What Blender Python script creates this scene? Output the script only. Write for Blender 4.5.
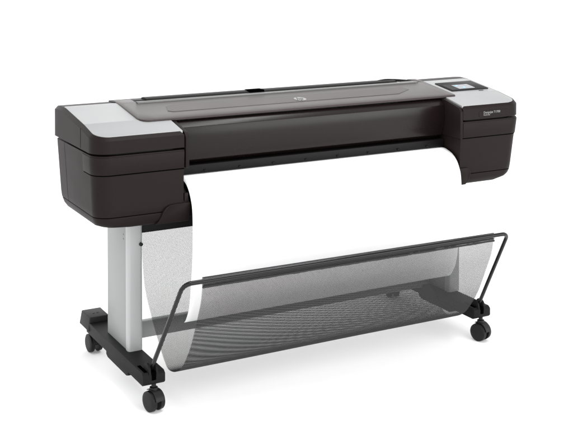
import bpy, bmesh, math, random
from mathutils import Vector, Matrix
random.seed(3)
for o in list(bpy.data.objects): bpy.data.objects.remove(o)
scn = bpy.context.scene
COL = scn.collection
R = math.radians

# ------------------------------------------------------------------ camera
cam_d = bpy.data.cameras.new('camera')
cam = bpy.data.objects.new('camera', cam_d); COL.objects.link(cam)
cam.location = (-1.165, -3.486, 1.602)
cam.rotation_euler = (R(90 - 1.318), 0, R(-28.396))
cam_d.sensor_width = 36; cam_d.lens = 36 * 1106.2 / 573
cam_d.shift_y = -249.2 / 573
cam_d.clip_start = .05; cam_d.clip_end = 600
scn.camera = cam

# ------------------------------------------------------------------ world and studio lamps
w = bpy.data.worlds.new('World'); scn.world = w; w.use_nodes = True
w.node_tree.nodes['Background'].inputs[0].default_value = (1, 1, 1, 1)
w.node_tree.nodes['Background'].inputs[1].default_value = 1.0
# white surround shaped for reflections: brightest low behind left, dimmer overhead and front right
_nt = w.node_tree; _tc = _nt.nodes.new('ShaderNodeTexCoord')
_dot = _nt.nodes.new('ShaderNodeVectorMath'); _dot.operation = 'DOT_PRODUCT'; _dot.inputs[1].default_value = (-.75, .62, .05)
_nt.links.new(_tc.outputs['Generated'], _dot.inputs[0])
_mr = _nt.nodes.new('ShaderNodeMapRange'); _mr.interpolation_type = 'SMOOTHSTEP'
for k, v in (('From Min', -.15), ('From Max', .38), ('To Min', 1.58), ('To Max', 2.25)): _mr.inputs[k].default_value = v
_sx = _nt.nodes.new('ShaderNodeSeparateXYZ'); _nt.links.new(_tc.outputs['Generated'], _sx.inputs[0])
_el = _nt.nodes.new('ShaderNodeMapRange')
for k, v in (('From Min', .05), ('From Max', .85), ('To Min', 1.25), ('To Max', .6)): _el.inputs[k].default_value = v
_mu = _nt.nodes.new('ShaderNodeMath'); _mu.operation = 'MULTIPLY'
_nt.links.new(_sx.outputs['Z'], _el.inputs['Value']); _nt.links.new(_dot.outputs['Value'], _mr.inputs['Value'])
_nt.links.new(_mr.outputs['Result'], _mu.inputs[0]); _nt.links.new(_el.outputs['Result'], _mu.inputs[1])
_nt.links.new(_mu.outputs[0], _nt.nodes['Background'].inputs[1])
def area(name, loc, aim, size, power, col=(1, 1, 1)):
    d = bpy.data.lights.new(name, 'AREA'); d.shape = 'RECTANGLE'; d.size, d.size_y = size
    d.energy = power; d.color = col
    o = bpy.data.objects.new(name, d); COL.objects.link(o); o.location = loc
    o.rotation_euler = (Vector(aim) - Vector(loc)).to_track_quat('-Z', 'Y').to_euler()
    return o
area('softbox_front', (-1.6, -4.2, 1.9), (.9, 0, .45), (3.0, 1.6), 35)
area('strip_light_overhead', (1.15, -.45, 3.4), (.7, .1, .95), (3.4, .34), 78)
area('softbox_front_right', (2.9, -3.9, 1.3), (1.0, 0, .9), (4.8, 1.5), 125)
scn.view_settings.view_transform = 'Standard'; scn.view_settings.look = 'None'
scn.view_settings.exposure = 0.0; scn.view_settings.gamma = 1.0
scn.render.engine = 'CYCLES'

# ------------------------------------------------------------------ materials
def mat(name, col, rough=.5, metal=0., bump=0., bscale=900., var=0., ior=1.45, emit=None, estr=0., coat=0., spec=.5):
    m = bpy.data.materials.new(name); m.use_nodes = True
    nt = m.node_tree; b = nt.nodes['Principled BSDF']
    b.inputs['Base Color'].default_value = (*col, 1)
    b.inputs['Roughness'].default_value = rough
    b.inputs['Metallic'].default_value = metal
    b.inputs['IOR'].default_value = ior
    b.inputs['Specular IOR Level'].default_value = spec
    if coat: b.inputs['Coat Weight'].default_value = coat; b.inputs['Coat Roughness'].default_value = .1
    if emit:
        b.inputs['Emission Color'].default_value = (*emit, 1); b.inputs['Emission Strength'].default_value = estr
    tc = nt.nodes.new('ShaderNodeTexCoord')
    if bump:
        n = nt.nodes.new('ShaderNodeTexNoise'); n.inputs['Scale'].default_value = bscale; n.inputs['Detail'].default_value = 3
        nt.links.new(tc.outputs['Object'], n.inputs['Vector'])
        bp = nt.nodes.new('ShaderNodeBump'); bp.inputs['Strength'].default_value = bump; bp.inputs['Distance'].default_value = .0006
        nt.links.new(n.outputs['Fac'], bp.inputs['Height']); nt.links.new(bp.outputs['Normal'], b.inputs['Normal'])
    if var:
        n2 = nt.nodes.new('ShaderNodeTexNoise'); n2.inputs['Scale'].default_value = 7; n2.inputs['Detail'].default_value = 5
        nt.links.new(tc.outputs['Object'], n2.inputs['Vector'])
        mr = nt.nodes.new('ShaderNodeMapRange'); mr.inputs['To Min'].default_value = rough - var; mr.inputs['To Max'].default_value = rough + var
        nt.links.new(n2.outputs['Fac'], mr.inputs['Value']); nt.links.new(mr.outputs['Result'], b.inputs['Roughness'])
    return m
M = dict(
    shell=mat('dark_brown_grey_plastic', (.0078, .0046, .0046), .50, spec=.12, bump=.25, var=.04),
    cover=mat('cover_plastic', (.0070, .0042, .0042), .27, spec=.22, bump=.15, var=.03),
    lid=mat('lid_plastic', (.024, .0165, .0165), .38, spec=.27, bump=.2, var=.03),
    dark=mat('near_black_plastic', (.003, .0025, .0025), .5, spec=.15, bump=.2),
    silver=mat('silver_paint', (.25, .252, .255), .42, spec=.27, metal=.2, bump=.12, bscale=1500, var=.03),
    grey=mat('grey_painted_steel', (.225, .227, .229), .45, spec=.25, metal=.1, bump=.15, var=.04),
    blackmet=mat('black_powder_coated_steel', (.006, .006, .006), .45, spec=.25, bump=.4, bscale=1300),
    foot=mat('black_foot_plastic', (.008, .008, .008), .55, spec=.08, bump=.5, bscale=700, var=.05),
    cap=mat('charcoal_cap_plastic', (.018, .018, .018), .55, spec=.12, bump=.5, bscale=700),
    rail=mat('black_gloss_tube', (.003, .003, .003), .12, spec=.3),
    alu=mat('lightened_aluminium', (.33, .332, .335), .4, metal=.15, bump=.12, spec=.3),  # aluminium tone, lightened to make up for weak light under the body
    void=mat('recess_shade_black', (.0008, .0008, .0008), .9, spec=0.),  # flat black that stands in for the shade inside recesses
    rubber=mat('black_rubber', (.006, .006, .006), .5, spec=.2, bump=.3),
    mesh=mat('black_mesh_thread', (.030, .030, .030), .7, spec=.1),
    paper=mat('white_paper', (.80, .80, .805), .75, bump=.05, bscale=300),
    floor=mat('white_floor', (.97, .97, .97), .9, spec=.2),
    tray=mat('grey_tray_plastic', (.08, .083, .08), .3),
    white=mat('white_print', (.19, .19, .19), .5),
    glass=mat('black_gloss_bezel', (.012, .012, .013), .12),
    screen=mat('lit_screen', (.1, .1, .11), .5, spec=.1, emit=(.84, .86, .88), estr=.42),
    blue=mat('lit_blue_icon', (.02, .2, .5), .3, emit=(.25, .60, .80), estr=.7),
    led=mat('grey_icon', (.1, .1, .1), .3, emit=(.35, .36, .45), estr=.7),
)

# ------------------------------------------------------------------ mesh helpers
def link(name, bm, m, parent=None, sharp=35, loc=None):
    bmesh.ops.recalc_face_normals(bm, faces=bm.faces[:])
    me = bpy.data.meshes.new(name); bm.to_mesh(me); bm.free()
    me.materials.append(M[m] if isinstance(m, str) else m)
    for p in me.polygons: p.use_smooth = True
    me.set_sharp_from_angle(angle=R(sharp))
    o = bpy.data.objects.new(name, me); COL.objects.link(o)
    if parent: o.parent = parent
    if loc: o.location = loc
    return o
def bevel(bm, wd, seg=2, ang=30, sel=None):
    es = [e for e in bm.edges if len(e.link_faces) == 2 and e.calc_face_angle(0) > R(ang) and (sel is None or sel(e))]
    if es: bmesh.ops.bevel(bm, geom=es, offset=wd, segments=seg, profile=.5, affect='EDGES', clamp_overlap=True)
def box(bm, x0, x1, y0, y1, z0, z1):
    r = bmesh.ops.create_cube(bm, size=1)
    for v in r['verts']:
        v.co = Vector((x0 + (v.co.x + .5) * (x1 - x0), y0 + (v.co.y + .5) * (y1 - y0), z0 + (v.co.z + .5) * (z1 - z0)))
    return r['verts']
def bbox_mesh(x0, x1, y0, y1, z0, z1, bv=.002, seg=2):
    bm = bmesh.new(); box(bm, x0, x1, y0, y1, z0, z1)
    if bv: bevel(bm, bv, seg)
    return bm
def round_plan(x0, x1, y0, y1, r):   # r = (front-left, front-right, rear-right, rear-left)
    pts = []
    cs = [(x0, y0, r[0], 180, 270, 1, 1), (x1, y0, r[1], 270, 360, -1, 1), (x1, y1, r[2], 0, 90, -1, -1), (x0, y1, r[3], 90, 180, 1, -1)]
    for cx, cy, rr, a0, a1, sx, sy in cs:
        if rr < 1e-5: pts.append((cx, cy)); continue
        ox, oy = cx + sx * rr, cy + sy * rr
        n = 12 if rr > .02 else 5
        for i in range(n + 1):
            a = R(a0 + (a1 - a0) * i / n); pts.append((ox + rr * math.cos(a), oy + rr * math.sin(a)))
    return pts
def prism(pts, h0, h1, axis='z'):
    bm = bmesh.new()
    def P(a, b, h): return {'z': (a, b, h), 'x': (h, a, b), 'y': (a, h, b)}[axis]
    lo = [bm.verts.new(P(a, b, h0)) for a, b in pts]; hi = [bm.verts.new(P(a, b, h1)) for a, b in pts]
    bm.faces.new(lo[::-1]); bm.faces.new(hi); n = len(pts)
    for i in range(n): bm.faces.new((lo[i], lo[(i + 1) % n], hi[(i + 1) % n], hi[i]))
    bmesh.ops.recalc_face_normals(bm, faces=bm.faces[:])
    return bm
def cut(bm, co, no):
    bmesh.ops.bisect_plane(bm, geom=bm.verts[:] + bm.edges[:] + bm.faces[:], plane_co=co, plane_no=no, dist=1e-5)
def warp(bm, f):
    for v in bm.verts: v.co = Vector(f(*v.co))
def lathe(prof, n=32, axis='x'):     # prof = [(t, r)]
    bm = bmesh.new(); rings = []
    for t, r in prof:
        ring = []
        for i in range(n):
            a = 2 * math.pi * i / n; c, s = r * math.cos(a), r * math.sin(a)
            ring.append(bm.verts.new({'x': (t, c, s), 'y': (c, t, s), 'z': (c, s, t)}[axis]))
        rings.append(ring)
    for a, b in zip(rings, rings[1:]):
        for i in range(n): bm.faces.new((a[i], a[(i + 1) % n], b[(i + 1) % n], b[i]))
    bm.faces.new(rings[0][::-1]); bm.faces.new(rings[-1])
    return bm
def tube(path, r, n=16, closed=False, sx=1.0):
    bm = bmesh.new(); pts = [Vector(p) for p in path]; rings = []; up = Vector((0, 0, 1))
    for i, p in enumerate(pts):
        d = (pts[min(i + 1, len(pts) - 1)] - pts[max(i - 1, 0)]).normalized()
        if i == 0:
            a = d.cross(Vector((0, 1, .3))).normalized()
        else: a = (a - d * a.dot(d)).normalized()
        b = d.cross(a)
        rings.append([bm.verts.new(p + (a * math.cos(2 * math.pi * k / n) + b * math.sin(2 * math.pi * k / n)) * r) for k in range(n)])
    for a_, b_ in zip(rings, rings[1:]):
        for k in range(n): bm.faces.new((a_[k], a_[(k + 1) % n], b_[(k + 1) % n], b_[k]))
    bm.faces.new(rings[0][::-1]); bm.faces.new(rings[-1])
    return bm
def fillet(p0, c, p1, r, n=10):
    p0, c, p1 = map(Vector, (p0, c, p1)); u = (p0 - c).normalized(); v = (p1 - c).normalized()
    th = u.angle(v); t = r / math.tan(th / 2); a = c + u * t; b = c + v * t
    o = c + (u + v).normalized() * (r / math.sin(th / 2)); out = []
    va, vb = a - o, b - o; ang = va.angle(vb)
    for i in range(n + 1):
        k = i / n; out.append(o + (va * math.sin((1 - k) * ang) + vb * math.sin(k * ang)) / math.sin(ang))
    return out
def join(bm, other, mx=None):
    me = bpy.data.meshes.new('tmp'); other.to_mesh(me); other.free()
    if mx: me.transform(mx)
    bm.from_mesh(me); bpy.data.meshes.remove(me)
def text_bm(s, size, ext=.0004, bold=0.):
    cu = bpy.data.curves.new('t', 'FONT'); cu.body = s; cu.size = size; cu.extrude = ext; cu.offset = bold
    o = bpy.data.objects.new('t', cu); COL.objects.link(o)
    dg = bpy.context.evaluated_depsgraph_get(); dg.update()
    me = bpy.data.meshes.new_from_object(o.evaluated_get(dg))
    bm = bmesh.new(); bm.from_mesh(me)
    bpy.data.objects.remove(o); bpy.data.curves.remove(cu); bpy.data.meshes.remove(me)
    return bm
def spline(pts, n=10):
    out = []
    for i in range(len(pts) - 1):
        p = [pts[max(i - 1, 0)], pts[i], pts[i + 1], pts[min(i + 2, len(pts) - 1)]]
        for k in range(n):
            t = k / n
            out.append(tuple(.5 * (2 * p[1][j] + (p[2][j] - p[0][j]) * t + (2 * p[0][j] - 5 * p[1][j] + 4 * p[2][j] - p[3][j]) * t * t
                       + (-p[0][j] + 3 * p[1][j] - 3 * p[2][j] + p[3][j]) * t ** 3) for j in range(len(pts[0]))))
    out.append(pts[-1]); return out
def interp(x, tab):
    if x <= tab[0][0]: return tab[0][1]
    for (a, fa), (b, fb) in zip(tab, tab[1:]):
        if x <= b: return fa + (fb - fa) * (x - a) / (b - a)
    return tab[-1][1]

# ------------------------------------------------------------------ the setting
fl = bmesh.new(); box(fl, -150, 150, -150, 150, -.05, 0)
flo = link('floor', fl, 'floor'); flo['kind'] = 'structure'

# ------------------------------------------------------------------ printer
PR = bpy.data.objects.new('large_format_printer', None); COL.objects.link(PR)
PR['label'] = 'dark grey large format printer with silver top panels on a wheeled stand'
PR['category'] = 'printer'
def part(name, bm, m, parent=PR, **k): return link(name, bm, m, parent, **k)

TOP = [(-.02, .934), (0, .943), (.012, .948), (.14, .9735), (.35, 1.003), (.40, 1.005), (.457, .999)]
def ztop(y): return interp(y, TOP)
CY = (.012, .14, .35, .40)

def shell(x0, x1, rad, outer):
    bm = prism(round_plan(x0, x1, 0, .457, rad), 0, 1)
    bmesh.ops.scale(bm, vec=(1, 1, .1), verts=bm.verts[:])
    bevel(bm, .011, 1, 60, sel=lambda e: abs(e.verts[0].co.z - e.verts[1].co.z) < 1e-6 and e.verts[0].co.z > .05)
    for y in CY: cut(bm, (0, y, 0), (0, 1, 0))
    def f(x, y, z):
        zt = ztop(y); zb = .893 - .0 * y
        zt = ztop(max(y, .012))
        if z > .08: zz = zt - (.1 - z) * 1.08
        else: zz = zb + z / .08 * (zt - .0216 - zb)
        return (x, y, zz)
    warp(bm, f)
    return bm
FR = [(.60, .03), (.66, .018), (.68, .012), (.89, 0)]
def lower_warp(side, x_in, width):
    # side = -1: outer wall on the left
    q = 1 if side > 0 else .42
    SD = [(.635, .100), (.640, .075 * q + .012), (.648, .055 * q), (.660, .040 * q), (.675, .032 * q), (.70, .027 * q), (.887, .002)]
    RE = [(.635, .12), (.645, .075), (.66, .048), (.675, .036), (.70, .030), (.887, .015)]
    FT = [(.635, .030), (.642, .022), (.655, .014), (.675, .010), (.887, 0)]
    def f(x, y, z):
        k = (x_in - x) / (width) if side < 0 else (x - x_in) / width
        s = interp(z, SD) * max(0, min(1, k)) * (-side)
        ky = max(0, min(1, y / .45))
        return (x + s, y + interp(z, FT) * (1 - ky) - interp(z, RE) * ky, z)
    return f
def lower(x0, x1, rad, side, z0, z1, y0=0, y1=.45, bv=.0015):
    bm = prism(round_plan(x0, x1, y0, y1, rad), z0, z1)
    if bv: bevel(bm, bv, 2, 60)
    for z in (.640, .644, .648, .654, .660, .668, .675, .70, .76, .82):
        if z0 < z < z1: cut(bm, (0, 0, z), (0, 0, 1))
    x_in = .322 if side < 0 else 1.51
    warp(bm, lower_warp(side, x_in, .31))
    return bm

def end_housing(side):
    if side < 0: xo, xi, X0, X1 = 0, .322, 0, .322
    else: xo, xi, X0, X1 = 1.81, 1.510, 1.510, 1.81
    rf = (.06, 0, 0, .02) if side < 0 else (0, .06, .02, 0)
    XI0, XI1 = (X0, X1) if side < 0 else (1.500, X1)
    h = part('end_housing', lower(XI0, XI1, rf, side, .678, .886), 'shell')
    part('bottom_tray', lower(XI0 + (.001 if side < 0 else 0), XI1, rf, side, .635, .6755), 'shell', h)
    # dark core seen in the seams
    a = .006
    core = prism(round_plan(X0 + (a + .03 if side < 0 else .0), X1 - (a + .03 if side > 0 else 0), .02, .41, (.05, .05, .01, .01)), .66, .93)
    part('inner_core', core, 'dark', h)
    part('upper_shell', shell(X0, X1, rf, side), 'shell', h)
    # front band that wraps the outer corner
    e = .0025
    if side < 0: bm = lower(X0 - e, X1, (.06, 0, 0, .012), side, .822, .8815, -e, .136)
    else: bm = lower(X0, X1 + e, (0, .06, .012, 0), side, .822, .8815, -e, .136)
    part('front_band', bm, 'shell', h)
    e = .0012
    if side < 0: bm = lower(X0 - e, X1, (.06, 0, 0, .012), side, .8185, .8225, -e, .134, 0)
    else: bm = lower(X0, X1 + e, (0, .06, .012, 0), side, .8185, .8225, -e, .134, 0)
    part('band_seam', bm, 'void', h)
    # hairline seams of the side access panel
    e = .0004
    for (y0, y1, z0, z1) in ((.345, .3465, .679, .884),):
        if side < 0: bm = lower(X0 - e, X0 + .02, (0, 0, 0, 0), side, z0, z1, y0, y1, 0)
        else: bm = lower(X1 - .02, X1 + e, (0, 0, 0, 0), side, z0, z1, y0, y1, 0)
        part('panel_seam', bm, 'dark', h)
    # side seam in the upper shell: the front cap of the shell is a hair proud
    # silver top panel
    if side < 0: pl = round_plan(.0135, .3205, .011, .372, (.05, .001, .001, .006))
    else: pl = round_plan(1.512, 1.793, .010, .352, (.001, .05, .02, .001))
    bm = prism(pl, 0, .01); bevel(bm, .0012, 2, 60)
    for y in CY + (.1365, .1435): cut(bm, (0, y, 0), (0, 1, 0))
    warp(bm, lambda x, y, z: (x, y, ztop(y) + z - .0082 + (.0009 if abs(y - .14) < .002 else 0)))
    part('silver_panel', bm, 'silver', h)
    # inner end plate
    px0, px1 = (.3262, .3395) if side < 0 else (1.4945, 1.507)
    prof = [(-.003, .822), (-.003, .9265), (.010, .9435), (.14, ztop(.14) - .001)] + [(.30, ztop(.3) - .012), (.30, .822)]
    bm = prism(prof, px0, px1, 'x'); bevel(bm, .0018, 2, 20)
    part('end_plate', bm, 'shell', h)
    # corner panel beside the paper exit
    if side < 0:
        pts = [(.2225, .634), (.233, .645), (.240, .662), (.246, .680), (.256, .692), (.270, .699), (.290, .701), (.346, .701), (.346, .634)]
        yy = -.0015
    else:
        pts = [(1.495, .6335), (1.495, .704), (1.530, .704), (1.540, .701), (1.548, .692), (1.551, .68), (1.551, .66), (1.547, .645), (1.536, .6335)]
        yy = -.002
    bm = prism(pts, .006, .08, 'y'); bevel(bm, .002, 2, 50)
    warp(bm, lambda x, y, z: (x, y + (-.004 if z > .68 else interp(z, [(.634, .012), (.655, .003), (.68, -.004)])), z))
    part('corner_panel', bm, 'shell', h)
    return h
HL = end_housing(-1); HR = end_housing(1)

# vertical seam in both upper shells' outer sides, screws
for h, x, yy in ((HL, -.0004, .142), (HR, 1.8104, .142)):
    part('panel_seam', bbox_mesh(x - .0004, x + .0004, yy, yy + .0016, .896, ztop(yy) - .008, 0), 'dark', h)
for (y, z) in ((.075, .70),):
    part('screw', lathe([(.016, .003), (.0195, .003), (.021, .0015)][::-1], 14, 'x'), 'silver', HL, loc=(0, y, z))

# name plate with lettering on the right housing
npl = part('name_plate', bbox_mesh(1.588, 1.735, -.0010, .004, .900, .9235, .0006, 1), 'shell')
t1 = bmesh.new()
MX = Matrix.Rotation(R(90), 4, 'X')
join(t1, text_bm('DesignJet T1700', .0125, .0003, .0), Matrix.Translation((1.610, -.0014, .9125)) @ MX)
join(t1, text_bm('PostScript', .0078, .0003, .0), Matrix.Translation((1.610, -.0014, .9045)) @ MX)
part('lettering', t1, 'white', npl)

# ---- main body between the housings
cv = [(.150, .964), (.122, .9625), (.1010, .942), (.0965, .8905), (.113, .823), (.14, .806), (.30, .806), (.30, .965)]
bm = prism(cv, .3475, 1.4935, 'x'); bevel(bm, .0012, 2, 20)
part('front_cover', bm, 'cover')
bm = bbox_mesh(.3475, 1.4935, .105, .36, .775, .8055, .002); part('print_slot_frame', bm, 'dark')
bm = bmesh.new(); box(bm, .30, 1.52, .30, .437, .62, .958); bevel(bm, .003)
part('rear_body', bm, 'shell')
# lower housing under the paper
pp = [(.215, .700), (.215, .561), (.221, .556), (.40, .556), (.40, .745), (.23, .745)]
bm = prism(pp, .2505, 1.495, 'x'); bevel(bm, .0015, 1, 40)
part('lower_housing', bm, 'dark')
pp = [(.050, .69), (.050, .640), (.21, .640), (.21, .745), (.10, .740), (.058, .715)]
bm = prism(pp, .30, 1.495, 'x'); bevel(bm, .0015, 1, 40); part('platen', bm, 'dark')
# curved paper guides beside the sheet
arc = [(.16, .768), (.12, .768), (.085, .764), (.05, .753), (.022, .734), (.006, .715), (.000, .7025), (.04, .7025), (.16, .7025)]
for a, b in ((.3235, .3435), (1.4925, 1.4985)):
    g = spline([(-q[0], q[1]) for q in arc[:7]], 6)
    bm = prism([(-q[0] + .006, q[1] - .01) for q in g] + arc[7:], a, b, 'x')
    gd = part('paper_guide', bm, 'shell')
bm = bbox_mesh(.326, .341, .010, .022, .700, .733, .002); part('guide_clip', bm, 'shell')
# pinch tabs above the sheet
for i in range(8):
    x = .44 + i * .138
    bm = prism([(.100, .786), (.106, .7765), (.125, .7765), (.125, .79)], x, x + .010, 'x'); bevel(bm, .001, 1)
    part('pinch_tab', bm, 'dark')
part('edge_sensor', lathe([(-.002, .004), (.002, .004)], 14, 'y'), 'white', loc=(1.475, .118, .789))

# ---- top lid
LZ = lambda y: interp(y, [(.05, .9655), (.14, .9785), (.35, 1.006), (.40, 1.009), (.46, 1.003)])
lp = round_plan(.207, 1.563, .114, .405, (.035, .012, .01, .01))
bm = prism(lp, 0, .009); bevel(bm, .003, 3, 60)
for y in (.14, .35): cut(bm, (0, y, 0), (0, 1, 0))
cut(bm, (.275, 0, 0), (1, 0, 0)); cut(bm, (1.522, 0, 0), (1, 0, 0)); cut(bm, (0, .326, 0), (0, 1, 0))
dl = [f for f in bm.faces if .276 < f.calc_center_median().x < 1.521 and f.calc_center_median().y > .327]
bmesh.ops.delete(bm, geom=dl, context='FACES')
ed = [e for e in bm.edges if e.is_boundary]
bmesh.ops.bridge_loops(bm, edges=ed) if False else None
for e in list(ed):
    pass
warp(bm, lambda x, y, z: (x, y, LZ(y) + z - .0075))
lid = part('top_lid', bm, 'lid')
sm = lid.modifiers.new('solid', 'SOLIDIFY'); sm.thickness = .0006; sm.offset = -1
# shallow raised inlay on the lid
bm = prism([(.345, .205), (.36, .190), (1.335, .190), (1.418, .240), (1.405, .278), (.395, .278), (.36, .262)], 0, .0016); bevel(bm, .0008, 1, 60)
warp(bm, lambda x, y, z: (x, y, LZ(y) + .0008 + z))
part('lid_inlay', bm, 'lid', lid)
# emblem: white disc with slanted letters cut in dark
def lidpt(x, y, dz): return (x, y, LZ(y) + .0030 + dz)
ecx, ecy, er = .899, .222, .0245
bm = bmesh.new()
bmesh.ops.create_circle(bm, cap_ends=True, radius=er, segments=48)
bmesh.ops.translate(bm, vec=(ecx, ecy, 0), verts=bm.verts[:])
warp(bm, lambda x, y, z: lidpt(x, y, 0))
emb = part('emblem', bm, 'white', lid)
def stroke(bm, pts, wd):
    for (a, b), (c, d) in zip(pts, pts[1:]):
        v = Vector((c - a, d - b)); n = Vector((-v.y, v.x)).normalized() * wd / 2
        vs = [bm.verts.new((ecx + q[0], ecy + q[1], 0)) for q in ((a + n.x, b + n.y), (c + n.x, d + n.y), (c - n.x, d - n.y), (a - n.x, b - n.y))]
        bm.faces.new(vs)
bm = bmesh.new(); sl = .36; ks = .0245 / .031
def S(x, y): return ((x + sl * y) * ks, y * ks)
stroke(bm, [S(-.015, -.017), S(-.015, .029)], .0042)
stroke(bm, [S(-.0145, .0085), S(-.005, .0085)], .0038); stroke(bm, [S(-.005, .0104), S(-.005, -.017)], .0042)
stroke(bm, [S(.0035, .0104), S(.0035, -.030)], .0042)
stroke(bm, [S(.004, .0085), S(.013, .0085)], .0038); stroke(bm, [S(.013, .0104), S(.013, -.017)], .0042)
stroke(bm, [S(.014, -.0152), S(.004, -.0152)], .0038)
warp(bm, lambda x, y, z: lidpt(x, y, .0004))
part('emblem_letters', bm, 'lid', lid)

# ---- rear roll mechanism
bm = prism([(.3275, .985), (.3275, 1.0035), (.331, 1.0085), (.343, 1.0095), (.352, 1.008), (.352, .985)], .277, 1.515, 'x')
bevel(bm, .001, 1, 40); ty = part('roll_tray', bm, 'tray')
pf = [(.353, .975), (.355, 1.006), (.362, 1.0115), (.378, 1.0150), (.398, 1.0160), (.415, 1.013), (.432, 1.004), (.437, .985), (.437, .975)]
bm = prism(pf, .325, 1.44, 'x'); bevel(bm, .001, 1, 40)
rc = part('rear_roll_cover', bm, 'dark')
bm = prism([(.356, 1.006), (.3575, 1.0095), (.3615, 1.0125), (.364, 1.0120), (.360, 1.005)], .33, 1.40, 'x')
part('cover_ridge', bm, 'foot', rc)
bm = bbox_mesh(.748, .815, .3575, .40, 1.004, 1.0178, .002); part('finger_grip', bm, 'void', rc)  # proud black block, coloured as the shade in the grip notch
# lever and release arm at the right end of the roll
bm = bmesh.new()
lev = [(1.36, .395, 1.010), (1.39, .395, 1.0135), (1.42, .395, 1.014), (1.47, .39, 1.010), (1.535, .38, 1.003)]
join(bm, tube(spline(lev, 6), .0055, 12))
lv = part('release_lever', bm, 'dark')
bm = bbox_mesh(1.43, 1.530, .330, .40, .99, 1.0075, .004); part('lever_base', bm, 'tray', lv)
bm = bmesh.new()
for x in (1.455, 1.476, 1.497): join(bm, bbox_mesh(x, x + .015, .350, .375, 1.0, 1.0085, .001))
part('lever_slots', bm, 'dark', lv)
bm = bmesh.new()
join(bm, bbox_mesh(.20, .33, .372, .43, .985, 1.0085, .003)); join(bm, bbox_mesh(.277, .33, .350, .375, .985, 1.0065, .002)); part('roll_end_cap', bm, 'dark', rc)

# ---- control panel on the right housing
def onR(dz): return lambda x, y, z: (x, y, ztop(y) + dz + z)
bm = prism(round_plan(1.588, 1.778, .176, .300, (.006,) * 4), 0, .005); bevel(bm, .0015, 2, 60)
warp(bm, onR(.0005)); cp = part('control_panel', bm, 'dark')
bm = prism([(1.596, .184), (1.715, .184), (1.740, .262), (1.596, .262)], 0, .0015)
warp(bm, lambda x, y, z: (x, y, ztop(y) + .0050 + z + .0)); part('panel_bezel', bm, 'cap', cp)
bm = prism([(1.636, .189), (1.716, .189), (1.716, .245), (1.636, .245)], 0, .001)
warp(bm, lambda x, y, z: (x, y, ztop(y) + .0068 + z)); part('screen', bm, 'screen', cp)
for (x, y, q, m) in ((1.646, .226, .010, 'blue'), (1.666, .198, .010, 'blue'), (1.664, .228, .007, 'led'), (1.682, .202, .008, 'led'), (1.692, .228, .012, 'led'), (1.700, .206, .007, 'led')):
    bm = bbox_mesh(x, x + q, y, y + q * 1.1, 0, .0006, 0)
    warp(bm, lambda x, y, z: (x, y, ztop(y) + .0080 + z)); part('screen_icon', bm, m, cp)
bm = prism([(1.715, .160), (1.738, .160), (1.738, .164), (1.715, .164)], 0, .001)
warp(bm, onR(.0026)); part('panel_mark', bm, 'cap', cp)

# ------------------------------------------------------------------ stand
def column(x0, x1, knob):
    b = bbox_mesh(x0, x1, .236, .436, .139, .70, .003, 2)
    c = part('column', b, 'grey')
    b = bmesh.new(); box(b, x0 - .0015, x1, .208, .2345, .139, .70)
    bevel(b, .010, 4, 60, sel=lambda e: abs(e.verts[0].co.z - e.verts[1].co.z) > .1 and e.verts[0].co.y < .22)
    part('front_profile', b, 'alu', c)
    part('bolt', lathe([(-.006, .004), (-.005, .0065), (.004, .0065)], 16, 'y'), 'rubber', c, loc=(x1 - .0075, .206, .520))
    for z in (.532, .548):
        part('screw', lathe([(-.0012, .0015), (-.0008, .003), (.004, .003)], 12, 'x'), 'tray', c, loc=(x0, .262, z))
    return c
column(.196, .249, 1); column(1.599, 1.656, 1)
part('crossbar', bbox_mesh(.25, 1.598, .345, .375, .128, .190, .004), 'alu')

def foot(x0, x1):
    xc = (x0 + x1) / 2
    pts = [(.004, .095), (-.006, .103), (-.006, .131), (.006, .1395), (.60, .1395), (.60, .095), (.372, .095), (.372, .0845), (.355, .0775), (.160, .0775), (.140, .0845), (.140, .095)]
    bm = prism(pts, x0, x1, 'x'); bevel(bm, .003, 2, 25)
    f = part('foot', bm, 'foot')
    b = bmesh.new(); box(b, x0 - .004, x1 + .004, .562, .668, .106, .160)
    for v in b.verts:
        if v.co.z < .12: v.co.y += .006 if v.co.y > .6 else 0
        if v.co.z > .15: v.co.x += .006 * (1 if v.co.x < xc else -1); v.co.y -= .004 if v.co.y > .6 else 0
    bevel(b, .004, 3, 30)
    part('end_cap', b, 'cap', f)
    b = bmesh.new()
    for k in (-.012, .004): join(b, bbox_mesh(xc + k, xc + k + .008, .605, .612, .158, .1612, .001))
    part('cap_mark', b, 'rubber', f)
    # clevis that holds the basket arm
    bx = xc - .002
    b = bmesh.new()
    for dx in (-.0165, .0095):
        pr = [(.055, .135)] + [(.022 + .024 * math.cos(a), .144 + .022 * math.sin(a)) for a in [R(20 + 14 * i) for i in range(12)]] + [(-.008, .125)]
        q = prism(pr, bx + dx, bx + dx + .008, 'x'); bevel(q, .0015, 2, 30); join(b, q)
    part('arm_bracket', b, 'foot', f)
    b = bmesh.new(); join(b, bbox_mesh(bx - .0305, bx - .0175, .006, .075, .132, .1402, .001)); join(b, bbox_mesh(bx - .0083, bx + .0093, -.0066, .050, .112, .1403, .002))  # solid black blocks: shade of the open slots put in as colour
    part('bracket_slot_shade', b, 'void', f)
    return f
foot(.167, .248); foot(1.563, 1.645)

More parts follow.
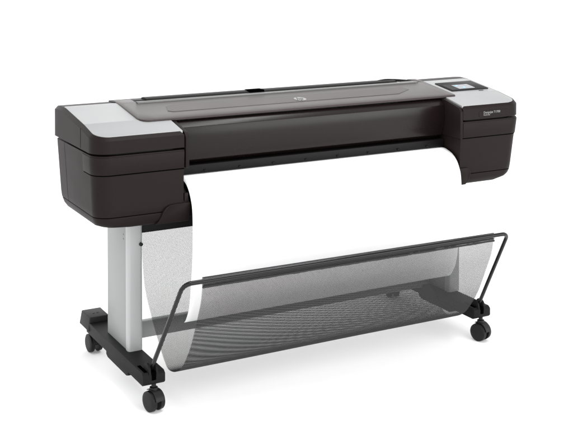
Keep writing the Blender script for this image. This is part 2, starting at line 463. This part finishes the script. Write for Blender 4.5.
# casters: build one, copy the rest
wheel_prof = [(-.0105, .010), (-.0105, .022), (-.0092, .0305), (-.0070, .0345), (.0060, .0355), (.0085, .034), (.0085, .012)]
def make_caster():
    b = bmesh.new()
    # hood: half shell between and over the wheels
    hp = [(.024 * math.cos(R(a)) , .0375 + .0405 * math.sin(R(a))) for a in range(0, 181, 12)]
    pts = [(y * 1.25, z) for y, z in hp] + [(-.020, .030), (.020, .030)]
    q = prism(pts, -.0065, .0065, 'x'); bevel(q, .0015, 2, 30); join(b, q)
    arcp = [(.0405 * math.cos(R(a)), .0365 + .0405 * math.sin(R(a))) for a in range(62, 171, 9)]
    inn = [(.0378 * math.cos(R(a)), .0365 + .0378 * math.sin(R(a))) for a in range(170, 61, -9)]
    q = prism(arcp + inn, -.0165, .0165, 'x'); bevel(q, .0008, 1, 40); join(b, q)
    join(b, lathe([(.072, .015), (.082, .014), (.084, .008), (.110, .008)], 20, 'z'))
    c = part('caster', b, 'blackmet')
    for s in (-1, 1):
        q = lathe([(t * s, r) for t, r in wheel_prof], 40, 'x')
        wh = part('wheel', q, 'rubber', c, loc=(s * -.0165 * -1, 0, .0365))
        # profile's flat disc must face outwards
        wh.scale = (-1, 1, 1)
    return c
c0 = make_caster()
spots = [(.213, .014, 13), (.210, .636, 4), (1.612, .014, 16), (1.604, .636, -14)]
for i, (x, y, a) in enumerate(spots):
    if i == 0: c = c0
    else:
        c = c0.copy(); COL.objects.link(c)
        for ch in c0.children:
            d = ch.copy(); COL.objects.link(d); d.parent = c
    c.location = (x, y, 0.0); c.rotation_euler = (0, 0, R(a))

# ---- catch basket
RY, RZ = -.222, .496
a0, a1 = (.205, .012, .148), (1.600, .012, .148)
c_l, c_r = (.222, RY, RZ), (1.553, RY, RZ - .003)
path = [Vector(a0)] + fillet(a0, c_l, c_r, .032) + fillet(c_l, c_r, a1, .032) + [Vector(a1)]
full = []
for p, q in zip(path, path[1:]):
    full.append(p)
full.append(path[-1])
bk = part('catch_basket_rail', tube(full, .0075, 18), 'rail')
# fabric profile (y, z) from the rail down, round and up to the printer
FP = [(RY + .006, RZ - .006), (-.203, .425), (-.172, .355), (-.128, .265), (-.088, .205), (-.040, .150), (.015, .118), (.075, .106), (.112, .122), (.165, .168), (.235, .238), (.300, .320), (.325, .400), (.335, .50), (.336, .560)]
prof = spline(FP, 8)
L = [0]
for a, b in zip(prof, prof[1:]): L.append(L[-1] + math.hypot(a[0] - b[0], a[1] - b[1]))
def fab(s):
    if s <= 0: return prof[0]
    for i in range(len(L) - 1):
        if s <= L[i + 1]:
            k = (s - L[i]) / (L[i + 1] - L[i]); return tuple(prof[i][j] + k * (prof[i + 1][j] - prof[i][j]) for j in (0, 1))
    return prof[-1]
FX0, FX1 = .292, 1.492
def lattice(nx, ns, pos, thick, name, parent):
    vs = []; idx = {}; faces = []
    def V(i, j):
        if (i, j) not in idx: idx[(i, j)] = len(vs); vs.append(pos(i / nx, j / ns))
        return idx[(i, j)]
    for i in range(nx - 1):
        for j in range(ns - 1):
            if (i + j) % 2 == 1:
                faces.append((V(i, j), V(i + 1, j - 1), V(i + 2, j), V(i + 1, j + 1)) if j > 0 and i + 2 <= nx else None)
    faces = [f for f in faces if f]
    me = bpy.data.meshes.new(name); me.from_pydata(vs, [], faces); nv0 = len(vs); me.materials.append(M['mesh'])
    o = bpy.data.objects.new(name, me); COL.objects.link(o); o.parent = parent
    bm = bmesh.new(); bm.from_mesh(me)
    bmesh.ops.inset_individual(bm, faces=bm.faces[:], thickness=thick / 2, use_even_offset=True)
    bmesh.ops.delete(bm, geom=[f for f in bm.faces if all(len(e.link_faces) == 2 for e in f.edges) and f.calc_area() > 0 and not any(v.index < nv0 for v in f.verts)], context='FACES')
    bm.to_mesh(me); bm.free()
    sd = o.modifiers.new('thread_thickness', 'SOLIDIFY'); sd.thickness = .0006; sd.offset = 0
    return o
def wav(x, y, z, u, v):
    k = math.sin(math.pi * min(1, v * 1.0))
    return (x, y + .0008 * k * math.sin(u * 9 + v * 5) , z + .0003 * k * math.sin(u * 7 - v * 4))
def fpos(u, v):
    y, z = fab(v * L[-1]); return wav(FX0 + u * (FX1 - FX0), y, z, u, v)
PIT = .0024
basket = lattice(int((FX1 - FX0) / PIT), int(L[-1] / PIT), fpos, .00110, 'catch_basket', PR)
# sleeve of doubled mesh round the rail
def spos(u, v):
    a = 2 * math.pi * v
    sw = .0155 - .003 * u
    return (FX0 + .002 + u * (FX1 - FX0), RY + .010 + .006 * math.cos(a) , RZ - .003 * u - .005 + sw * math.sin(a))
lattice(int((FX1 - FX0) / .0024), 30, spos, .0014, 'sleeve', basket)
# folded hem below the sleeve and stitched side edges
bm = bmesh.new(); N = 160; rows = []
for i in range(N + 1):
    u = i / N; x = FX0 + u * (FX1 - FX0); row = []
    for k, (dy, dz) in enumerate(((-.001, -.017), (-.003, -.019), (-.003, -.023), (.000, -.025), (.002, -.021))):
        j = .0003 * math.sin(u * 70 + k) + random.uniform(-.0004, .0004)
        row.append(bm.verts.new((x, RY + dy + .006 + j * .6, RZ + dz + j - .003 * u)))
    rows.append(row)
for a, b in zip(rows, rows[1:]):
    for k in range(5): bm.faces.new((a[k], a[(k + 1) % 5], b[(k + 1) % 5], b[k]))
bm.faces.new(rows[0][::-1]); bm.faces.new(rows[-1])
part('hem', bm, 'mesh', basket)

# ------------------------------------------------------------------ the printed sheet
PP = [(.26, .7695), (.145, .7705), (.110, .7715), (.085, .7695), (.045, .7575), (.018, .738), (.000, .712), (-.012, .680), (-.0165, .62), (-.0145, .55), (-.010, .49), (.000, .425), (.009, .365), (.022, .318), (.045, .280), (.060, .266)]
pr = spline(PP, 8)
bm = bmesh.new(); nx = 60; rows = []
for i in range(nx + 1):
    u = i / nx; x = .3455 + u * (1.4905 - .3455)
    rows.append([bm.verts.new((x, y + .0012 * math.sin(u * 7 + z * 9) * max(0, (.72 - z)) * 2, z)) for y, z in pr])
for a, b in zip(rows, rows[1:]):
    for k in range(len(pr) - 1): bm.faces.new((a[k], a[k + 1], b[k + 1], b[k]))
sh = link('paper_sheet', bm, 'paper', None, sharp=80)
md = sh.modifiers.new('thickness', 'SOLIDIFY'); md.thickness = .0003
sh['label'] = 'wide blank white paper sheet curving out of the printer into the mesh basket'
sh['category'] = 'paper'
